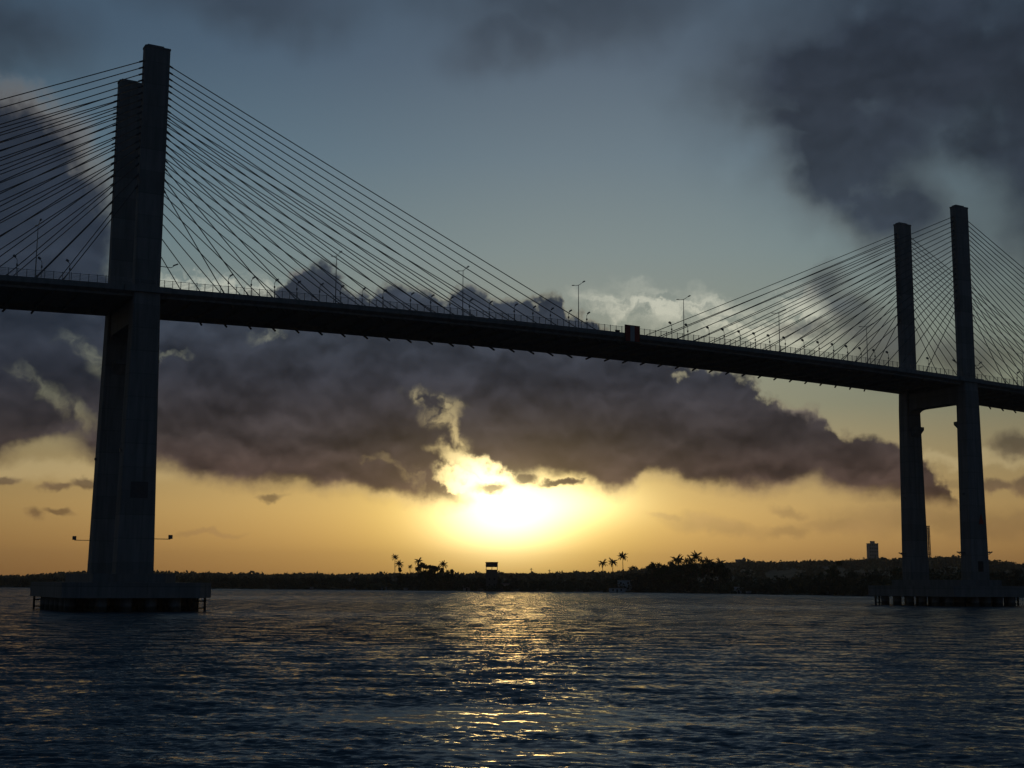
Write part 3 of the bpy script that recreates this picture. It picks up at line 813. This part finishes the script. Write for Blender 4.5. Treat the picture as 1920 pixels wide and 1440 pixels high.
# ------------------------------------------------------------------ the bridge
L = 212.0; SEP = 20.15; HT = 104.05
BX, BY, BH = -66.91, 238.39, 0.51173
BRM = Matrix.Translation((BX, BY, 0)) @ Matrix.Rotation(BH, 4, 'Z')
def crest(s): return -1.36e-4 * (s - 106.0) ** 2
def ztop(s): return 59.68 + crest(s)
def zbot(s): return 57.85 + crest(s)
br = obj('cable_stayed_bridge', None, label='long cable-stayed road bridge with two twin-legged pylons crossing the whole river', cat='bridge')
br.matrix_world = BRM
S0, S1 = -230.0, 440.0
def sweep(prof, s0, s1, ds=4.0):
    """prof: list of (t, dz from the top line); swept along the bridge"""
    n = int(round((s1 - s0) / ds)); rings = []
    for i in range(n + 1):
        s = s0 + (s1 - s0) * i / n
        rings.append([(s, t, ztop(s) + z) for t, z in prof])
    return rings
T0, T1 = -1.6, SEP + 1.6
deck = obj('deck', None, br)
slab = MB()
slab.loft(sweep([(T0, 0), (T0 + .3, 0), (T0 + .3, -.62), (T1 - .3, -.62), (T1 - .3, 0), (T1, 0), (T1, -.98), (T0, -.98)][::-1], S0, S1))
deck_slab = obj('slab', slab.mesh('deck_slab', MC), deck)
for t in (0.0, SEP):
    e = MB(); e.loft(sweep([(t - .75, -.985), (t + .75, -.985), (t + .62, -1.83), (t - .62, -1.83)], S0, S1)[::1])
    obj('girder', e.mesh('deck_girder', MC), deck)
fb = MB(); s = S0 + 2.5
while s < S1:
    fb.box(s - .2, s + .2, .76, SEP - .76, zbot(s) + .25, ztop(s) - .99); s += 5.16
obj('floor_beam', fb.mesh('deck_floor_beams', MC), deck, kind='stuff')
# lower part of the outer face: inclined wing plate under the footway, and road barriers
obj('footway_edge', MB().loft(sweep([(T0 + .05, -.985), (T0 + .85, -.985), (T0 + .85, -1.45)], S0, S1)).mesh('footway_edge', MC), deck)
obj('footway_edge', MB().loft(sweep([(T1 - .05, -.985), (T1 - .85, -.985), (T1 - .85, -1.45)], S0, S1)).mesh('footway_edge', MC), deck)
for sc_ in (0.0, L):      # footway passing outside each leg
    for ta, tb in ((-2.02, -1.595), (T1 - .005, T1 + .42)):
        obj('footway_bay', MB().loft([[(s_, a_, ztop(s_) + z_) for a_, z_ in ((ta, -1.1), (tb, -1.1), (tb, .02), (ta, .02))] for s_ in (sc_ - 4.2, sc_, sc_ + 4.2)]).mesh('footway_bay', MC), deck)
for t in (1.6, 9.8, SEP - 1.9):
    obj('barrier', MB().loft(sweep([(t, -.615), (t, .05), (t + .18, .05), (t + .4, -.615)], S0, S1)).mesh('road_barrier', MC), deck)

def ring_rect(sc, tc_, hs, ht, z, ch=0.0):
    if ch <= 0: return [(sc - hs, tc_ - ht, z), (sc + hs, tc_ - ht, z), (sc + hs, tc_ + ht, z), (sc - hs, tc_ + ht, z)]
    return [(sc - hs + ch, tc_ - ht, z), (sc + hs - ch, tc_ - ht, z), (sc + hs, tc_ - ht + ch, z), (sc + hs, tc_ + ht - ch, z),
            (sc + hs - ch, tc_ + ht, z), (sc - hs + ch, tc_ + ht, z), (sc - hs, tc_ + ht - ch, z), (sc - hs, tc_ - ht + ch, z)]
def pylon(sc, hatch):
    py = obj('pylon', None, br)
    for k, tc_ in enumerate((0.0, SEP)):
        zt_ = zbot(sc) + .1
        lg = MB()
        # lower leg: wider and tapering; upper leg: slender with anchor strips
        lg.loft([ring_rect(sc, tc_, hs, ht, z, .22) for z, hs, ht in ((4.5, 3.5, 1.85), (7.0, 3.3, 1.78), (30, 2.86, 1.75), (52, 2.44, 1.74), (zt_ + .9, 2.38, 1.52 if k == 0 else 1.52))])
        lg.loft([ring_rect(sc, tc_, 2.32, 1.08, z, .16) for z in (zt_ + .9, 80, HT - .35)])
        lg.loft([ring_rect(sc, tc_, 2.40, 1.16, z, .16) for z in (HT - .35, HT - .05)])
        lg.loft([ring_rect(sc - .35, tc_, 1.55, .75, z, .1) for z in (HT - .05, HT + .3)])
        obj('leg', lg.mesh('pylon_leg', MC), py)
        # corbel on the inner face
        sg = 1 if k == 0 else -1
        y0 = tc_ + sg * 1.6; y1 = tc_ + sg * 3.75
        c = MB(); pr = [(y0, 47.2), (y1, 47.2), (y1, 46.4), (y0, 44.4)]
        if sg < 0: pr = pr[::-1]
        c.loft([[(sc + x, y, z) for y, z in pr] for x in (1.3, -1.3)])
        obj('corbel', c.mesh('pylon_corbel', MC), py)
        # small service light boxes on the edges
        for z, sx in ((44.5, 1), (28.0, -1)):
            hs = 2.44 + (52 - z) * .02
            obj('service_box', MB().box(sc + sx * hs - .1, sc + sx * (hs + .38), tc_ - .3, tc_ + .3, z, z + .5).mesh('service_box', M_steel), py)
    # cross beam under the deck with curved haunches
    y0, y1 = 1.7, SEP - 1.7; zc = 51.95; pts = []
    n = 7
    low = []
    for i in range(n): a = math.pi / 2 * i / (n - 1); low.append((y0 + 2.6 * (1 - math.cos(a)) * 1.0, zc - 1.5 + 1.5 * math.sin(a)))
    for i in range(n): a = math.pi / 2 * (1 - i / (n - 1)); low.append((y1 - 2.6 * (1 - math.cos(a)), zc - 1.5 + 1.5 * math.sin(a)))
    prof = [(y1, zbot(sc) - .02), (y0, zbot(sc) - .02)] + low
    obj('cross_beam', MB().loft([[(sc + x, y, z) for y, z in prof] for x in (1.9, -1.9)]).mesh('pylon_cross_beam', MC), py)
    if hatch:
        h = MB()
        ht = 1.752
        h.box(sc - 1.5, sc + 1.6, -ht - .02, -ht + .3, 19.8, 22.7)
        obj('opening', h.mesh('pylon_opening', M_cable), py)
    else:
        obj('opening', MB().box(sc - .9, sc + 1.0, -1.80, -1.4, 8.6, 11.2).mesh('pylon_opening', M_dark), py)
    # pile cap with plinth and piles
    cp = MB(); tc_ = SEP / 2; A_, B_ = 12.9, 17.4
    cp.loft([ring_rect(sc, tc_, A_, B_, 2.35, 2.8), ring_rect(sc, tc_, A_, B_, 5.0, 2.8)])
    cp.loft([ring_rect(sc, tc_, 7.2, 14.2, z, 2.5) for z in (5.0, 6.5)])
    cap = obj('pile_cap', cp.mesh('pile_cap', MC), br)
    for ix in range(6):
        for iy in range(8):
            x = sc - 10.6 + ix * 4.24; y = tc_ - 15.2 + iy * 4.34
            if (ix in (0, 5)) and (iy in (0, 7)): continue
            obj('pile', MB().tube([(x, y, -5), (x, y, 2.34)], 1.05, 12).mesh('pier_pile', MC, True), cap)
    # timber and steel fenders hanging below the cap corners
    for sx, sy in ((-1, 1), (1, -1)):
        fx = sc + sx * (A_ - .4); fy = tc_ + sy * (B_ - 5)
        f_ = MB()
        for z in (.5, 1.75): f_.box(min(fx, fx - sx * 2.6), max(fx, fx - sx * 2.6), fy - .12, fy + .12, z - .12, z + .12)
        for q in (0, -sx * 1.3, -sx * 2.5): f_.box(fx + q - .16, fx + q + .16, fy - .2, fy + .2, -1, 2.34)
        obj('fender', f_.mesh('cap_fender', M_dark), cap)
pylon(0.0, True)
pylon(L, False)

# stay cables: 2 pylons x 2 planes x 2 sides x 18
ZT = [101.19, 99.94, 98.69, 97.44, 96.27, 94.97, 93.66, 92.42, 91.19, 89.89, 88.47, 87.24, 85.82, 84.54, 82.91, 81.37, 79.32, 77.27][::-1]
stays = []
for pn, sc in enumerate((0.0, L)):
    for pl, t in enumerate((0.0, SEP)):
        for sg in (-1, 1):
            for i in range(18):
                zt_ = ZT[i]; s1 = sc + sg * (16.4 + 5.16 * i)
                a = Vector((sc + sg * 2.25, t, zt_)); b = Vector((s1, t, zbot(s1) - .62))
                stays.append((a, b, pn, pl, sg, i))
def vis_len(a, b):
    pa = cam.matrix_world.inverted() @ (BRM @ a); pb = cam.matrix_world.inverted() @ (BRM @ b)
    def pr(p_): return Vector((p_.x / -p_.z * 2502, p_.y / -p_.z * 2502))
    n = 30; tot = 0; last = None
    for k in range(n + 1):
        q = pr(pa.lerp(pb, k / n))
        if last is not None and abs(q.x) < 960 and abs(q.y) < 720: tot += (q - last).length
        last = q
    return tot
stays.sort(key=lambda x: -vis_len(x[0], x[1]))
def stay_mb(mb, a, b):
    d = (b - a); ln = d.length; d.normalize()
    pts = []; N = 8
    for k in range(N + 1):
        u = k / N
        p_ = a.lerp(b, u); p_.z -= 4 * (ln * 0.0035) * u * (1 - u) * .5      # slight sag
        pts.append(p_)
    mb.tube(pts, .092, 6)
    mb.tube([a - d * .1, a + d * 1.0], [.2, .16], 7)           # sleeve at the pylon
    mb.tube([b - d * 4.2, b - d * 1.9], [.13, .15], 7)          # guide pipe above the deck
    mb.tube([b - d * 2.6, b], [.2, .2], 7)                       # anchor pipe through the deck
rest = MB()
for k, (a, b, *_) in enumerate(stays):
    if k < 99:
        mb = MB(); stay_mb(mb, a, b); obj('stay_cable', mb.mesh('stay_cable', M_cable, True), br)
    else: stay_mb(rest, a, b)
obj('stay_cable', rest.mesh('stay_cables_rest', M_cable, True), br, kind='stuff')

# ------------------------------------------------------------------ things on the bridge (own objects)
def on_bridge(s, t, z): return BRM @ Vector((s, t, z))
rl = empty('bridge_railing', (0, 0, 0), label='thin metal railing running along the near edge of the bridge deck', cat='railing')
rl.matrix_world = BRM
TR = -1.45
rails = MB()
for dz_, w in ((1.28, .035), (1.0, .02), (.75, .02), (.5, .02), (.25, .02)):
    rails.loft(sweep([(TR - w, dz_ - w), (TR + w, dz_ - w), (TR + w, dz_ + w), (TR - w, dz_ + w)], -60, 300, 3.0))
obj('rail', rails.mesh('railing_rails', M_galv), rl)
post_rest = MB(); cnt = 0
ss_ = [-60 + 1.5 * k for k in range(int(360 / 1.5) + 1)]
ss_ = sorted(ss_, key=lambda s: abs(s - 66))
for s in ss_:
    if abs(s) < 2.4 or abs(s - L) < 2.4: pass
    z = ztop(s)
    mb = MB() if cnt < 99 else post_rest
    mb.box(s - .05, s + .05, TR - .05, TR + .05, z - .05, z + 1.42)
    if cnt < 99: obj('post', mb.mesh('railing_post', M_galv), rl)
    cnt += 1
obj('post', post_rest.mesh('railing_posts_rest', M_galv), rl, kind='stuff')

# short posts with floodlights that wash the stay cables
def flood_proto():
    post = MB().tube([(0, 0, -.1), (0, 0, 2.95)], [.06, .045], 6).mesh('flood_post', M_galv)
    arm = MB().tube([(0, 0, 2.9), (.12, 0, 3.15), (.42, 0, 3.42)], [.06, .055, .05], 5).mesh('flood_arm', M_galv)
    h = MB(); h.loft([[(.30, -.22, 3.30), (.30, .22, 3.30), (.16, .22, 3.52), (.16, -.22, 3.52)], [(.78, -.26, 3.62), (.78, .26, 3.62), (.62, .26, 3.86), (.62, -.26, 3.86)]])
    head = h.mesh('flood_head', M_steel)
    box = MB().box(-.12, .12, -.12, .12, 1.9, 2.3).mesh('flood_ballast', M_steel)
    return post, arm, head, box
FP = flood_proto()
LS = [14.98, 19.4, 23.99, 28.46, 33.12, 37.42, 42.02, 46.47, 52.52, 57.02, 61.37, 65.9, 70.51, 76.48, 81.01, 85.35, 89.89, 94.51,
      117.11, 121.57, 127.62, 131.93, 136.62, 141.06, 145.4, 150.13, 155.94, 160.66, 165.28, 169.79, 174.18, 178.82, 183.34, 197.27, 229.66, 234.2, -22.66, -18.54, -13.79]
ORD = ['first', 'second', 'third', 'fourth', 'fifth', 'sixth', 'seventh', 'eighth', 'ninth', 'tenth', 'eleventh', 'twelfth', 'thirteenth', 'fourteenth', 'fifteenth', 'sixteenth', 'seventeenth', 'eighteenth']
left_n = 0; right_s = sorted([s for s in LS if 106 < s < L], reverse=True)
for s in LS:
    if s < 0:
        k = [-13.79, -18.54, -22.66].index(s); lab = ORD[k] + ' short floodlight post left of the left pylon, head turned left'; dr = -1
    elif s < 106:
        lab = ORD[left_n] + ' short floodlight post on the railing counted rightward from the left pylon'; left_n += 1; dr = 1
    elif s < L:
        lab = ORD[right_s.index(s)] + ' short floodlight post on the railing counted leftward from the near right leg'; dr = -1
    else:
        lab = ('first' if s < 232 else 'second') + ' short floodlight post right of the right pylon, at the frame edge'; dr = 1
    t = empty('floodlight_post', on_bridge(s, -1.25, ztop(s) - .05), BH + (0 if dr > 0 else math.pi), label=lab, cat='floodlight', group='short floodlight posts along the near railing')
    for nm, me in zip(('post', 'arm', 'lamp_head', 'ballast_box'), FP): obj(nm, me, t)

# tall double-armed street lamps on the central reservation
def tall_proto():
    pole = MB().tube([(0, 0, 0), (0, 0, 6), (0, 0, 13.0)], [.13, .10, .065], 8).mesh('lamp_pole', M_galv)
    arm = MB().tube([(0, -1.9, 13.28), (0, -.8, 13.05), (0, 0, 12.92), (0, .8, 13.05), (0, 1.9, 13.28)], [.05, .06, .07, .06, .05], 5).mesh('lamp_arm', M_galv)
    heads = []
    for sg in (-1, 1):
        h = MB(); h.loft([[(-.12, sg * 1.8, 13.2), (.12, sg * 1.8, 13.2), (.12, sg * 1.8, 13.34), (-.12, sg * 1.8, 13.34)][::sg], [(-.18, sg * 2.6, 13.3), (.18, sg * 2.6, 13.3), (.14, sg * 2.6, 13.48), (-.14, sg * 2.6, 13.48)][::sg]])
        heads.append(h.mesh('lamp_head', M_white))
    return pole, arm, heads
TP = tall_proto()
for s, lab in ((-17.7, 'tall double-armed street lamp on the deck left of the left pylon, behind the cables'), 
               (40.9, 'tall double-armed street lamp on the deck amid the left cables, above the cloud tops'), (70.1, 'tall double-armed street lamp near the right end of the left cable fan'),
               (99.5, 'tall double-armed street lamp in open sky left of the red and white sign'), (128.9, 'tall double-armed street lamp in open sky right of the red and white sign'),
               (158.1, 'tall double-armed street lamp on the deck amid the right cable fan'), (187.3, 'tall double-armed street lamp on the deck close left of the right pylon'),
               (245.8, 'tall double-armed street lamp on the deck right of the right pylon')):
    t = empty('street_lamp', on_bridge(s, 10.0, ztop(s) - .6), BH, label=lab, cat='street lamp', group='tall street lamps along the middle of the bridge')
    z = ztop(s)
    obj('pole', TP[0], t); obj('arm', TP[1], t)
    for hme in TP[2]: obj('lamp_head', hme, t)

# lamps on arms fixed to the pylon legs
def arm_lamp(s, t, z, sg, ln, label, multi=1, up=.5, heavy=False):
    e = empty('bracket_lamp', on_bridge(s, t, z), BH + (0 if sg > 0 else math.pi), label=label, cat='lamp', group='lamps on arms fixed to the pylon legs')
    a = MB(); a.tube([(-.3, 0, 0), (ln - .5, 0, -.05), (ln, 0, up * .6)] if not heavy else [(-.3, 0, 0), (ln, 0, 0)], .07, 6)
    obj('arm', a.mesh('bracket_arm', M_steel), e)
    for k in range(multi):
        x = ln - k * .9
        h = MB()
        if heavy: h.box(x - .28, x + .34, -.3, .3, .05, .75)
        else: h.loft([[(x - .1, -.15, up * .5), (x - .1, .15, up * .5), (x - .2, .15, up * .5 + .18), (x - .2, -.15, up * .5 + .18)], [(x + .75, -.18, up * .9 + .15), (x + .75, .18, up * .9 + .15), (x + .65, .18, up * .9 + .35), (x + .65, -.18, up * .9 + .35)]])
        obj('lamp_head', h.mesh('bracket_head', M_steel), e)
arm_lamp(-3.1, SEP + .3, 12.8, -1, 3.1, 'boxy floodlight on a long arm low on the left side of the left pylon', heavy=True)
arm_lamp(3.15, -.6, 12.7, 1, 3.1, 'boxy floodlight on a long arm low on the right side of the left pylon', heavy=True)
arm_lamp(2.35, -.5, 62.4, 1, 2.5, 'lamp on an arm just above the deck right of the left pylon', up=.6)
arm_lamp(L - 3.1, SEP + .3, 13.0, -1, 1.7, 'cluster of small floodlights low on the left side of the far right leg', 3, .4)
arm_lamp(L - 3.1, .3, 12.9, -1, 2.0, 'cluster of small floodlights low on the left side of the near right leg', 3, .4)
arm_lamp(L + 3.1, .3, 13.0, 1, 3.0, 'cluster of small floodlights low on the right side of the near right leg', 3, .5)
arm_lamp(L - 2.3, 0, 62.0, -1, 1.8, 'lamp on an arm just above the deck left of the near right leg', up=.6)
arm_lamp(L + 2.3, .3, 62.2, 1, 3.2, 'upper of two lamps on arms right of the near right leg above the deck', up=.8)
arm_lamp(L + 2.3, -.7, 61.1, 1, 2.2, 'lower of two lamps on arms right of the near right leg above the deck', up=.4)

# navigation sign fixed to the deck edge at mid span
def nav_sign():
    e = empty('navigation_sign', on_bridge(106, T0 - .25, 57.75), BH, label='square red sign with a white vertical stripe hung on the deck edge at mid span', cat='sign')
    w = 2.0; h = 3.7
    obj('frame', MB().box(-w, w, -.06, .06, 0, .12).box(-w, w, -.06, .06, h - .14, h).box(-w, -w + .14, -.06, .06, .12, h - .14).box(w - .14, w, -.06, .06, .12, h - .14).mesh('sign_frame', M_dark), e)
    a = w - .14; b = .55
    obj('panel', MB().box(-a, -b, -.04, .03, .12, h - .14).box(b, a, -.04, .03, .12, h - .14).mesh('sign_red', M_red), e)
    obj('stripe', MB().box(-b, b, -.045, .03, .12, h - .14).mesh('sign_stripe', M_white), e)
    obj('bracket', MB().box(-1.4, -1.2, .06, .27, .5, 1.6).box(1.2, 1.4, .06, .27, .5, 1.6).mesh('sign_bracket', M_steel), e)
    c = empty('equipment_box', on_bridge(102.4, T0 + .2, ztop(102.4)), BH, label='low dark equipment box on the deck edge left of the red and white sign', cat='box')
    obj('body', MB().box(-.5, .5, -.16, .2, 0, .35).mesh('box_body', M_dark), c)
    obj('lid', MB().box(-.56, .56, -.2, .24, .35, .42).mesh('box_lid', M_steel), c)
nav_sign()
c = MB().loft([[(-.9, 0, 0), (.9, 0, 0), (0, 0, 2.6)], [(-.9, .08, 0), (.9, .08, 0), (0, .08, 2.6)]][::-1])
e = empty('warning_board', on_bridge(L + .9, -1.93, 20.6), BH, label='faint red triangular board on the front of the near right leg', cat='sign')
obj('panel', c.mesh('board_panel', M_red), e)

# ------------------------------------------------------------------ haze over the river
hz = MB().box(-5200, 5200, -400, 5600, -8, 118)
hm = bpy.data.materials.new('haze_air'); hm.use_nodes = True
nt = hm.node_tree; nt.nodes.clear()
o_ = nt.nodes.new('ShaderNodeOutputMaterial'); v_ = nt.nodes.new('ShaderNodeVolumePrincipled')
v_.inputs['Color'].default_value = (0.92, 0.86, 0.80, 1)
v_.inputs['Density'].default_value = 0.00008
v_.inputs['Anisotropy'].default_value = 0.55
nt.links.new(v_.outputs[0], o_.inputs['Volume'])
hm.cycles.homogeneous_volume = True
obj('haze', hz.mesh('haze', hm), label='thin warm evening haze over the river and hills', cat='haze', kind='stuff')
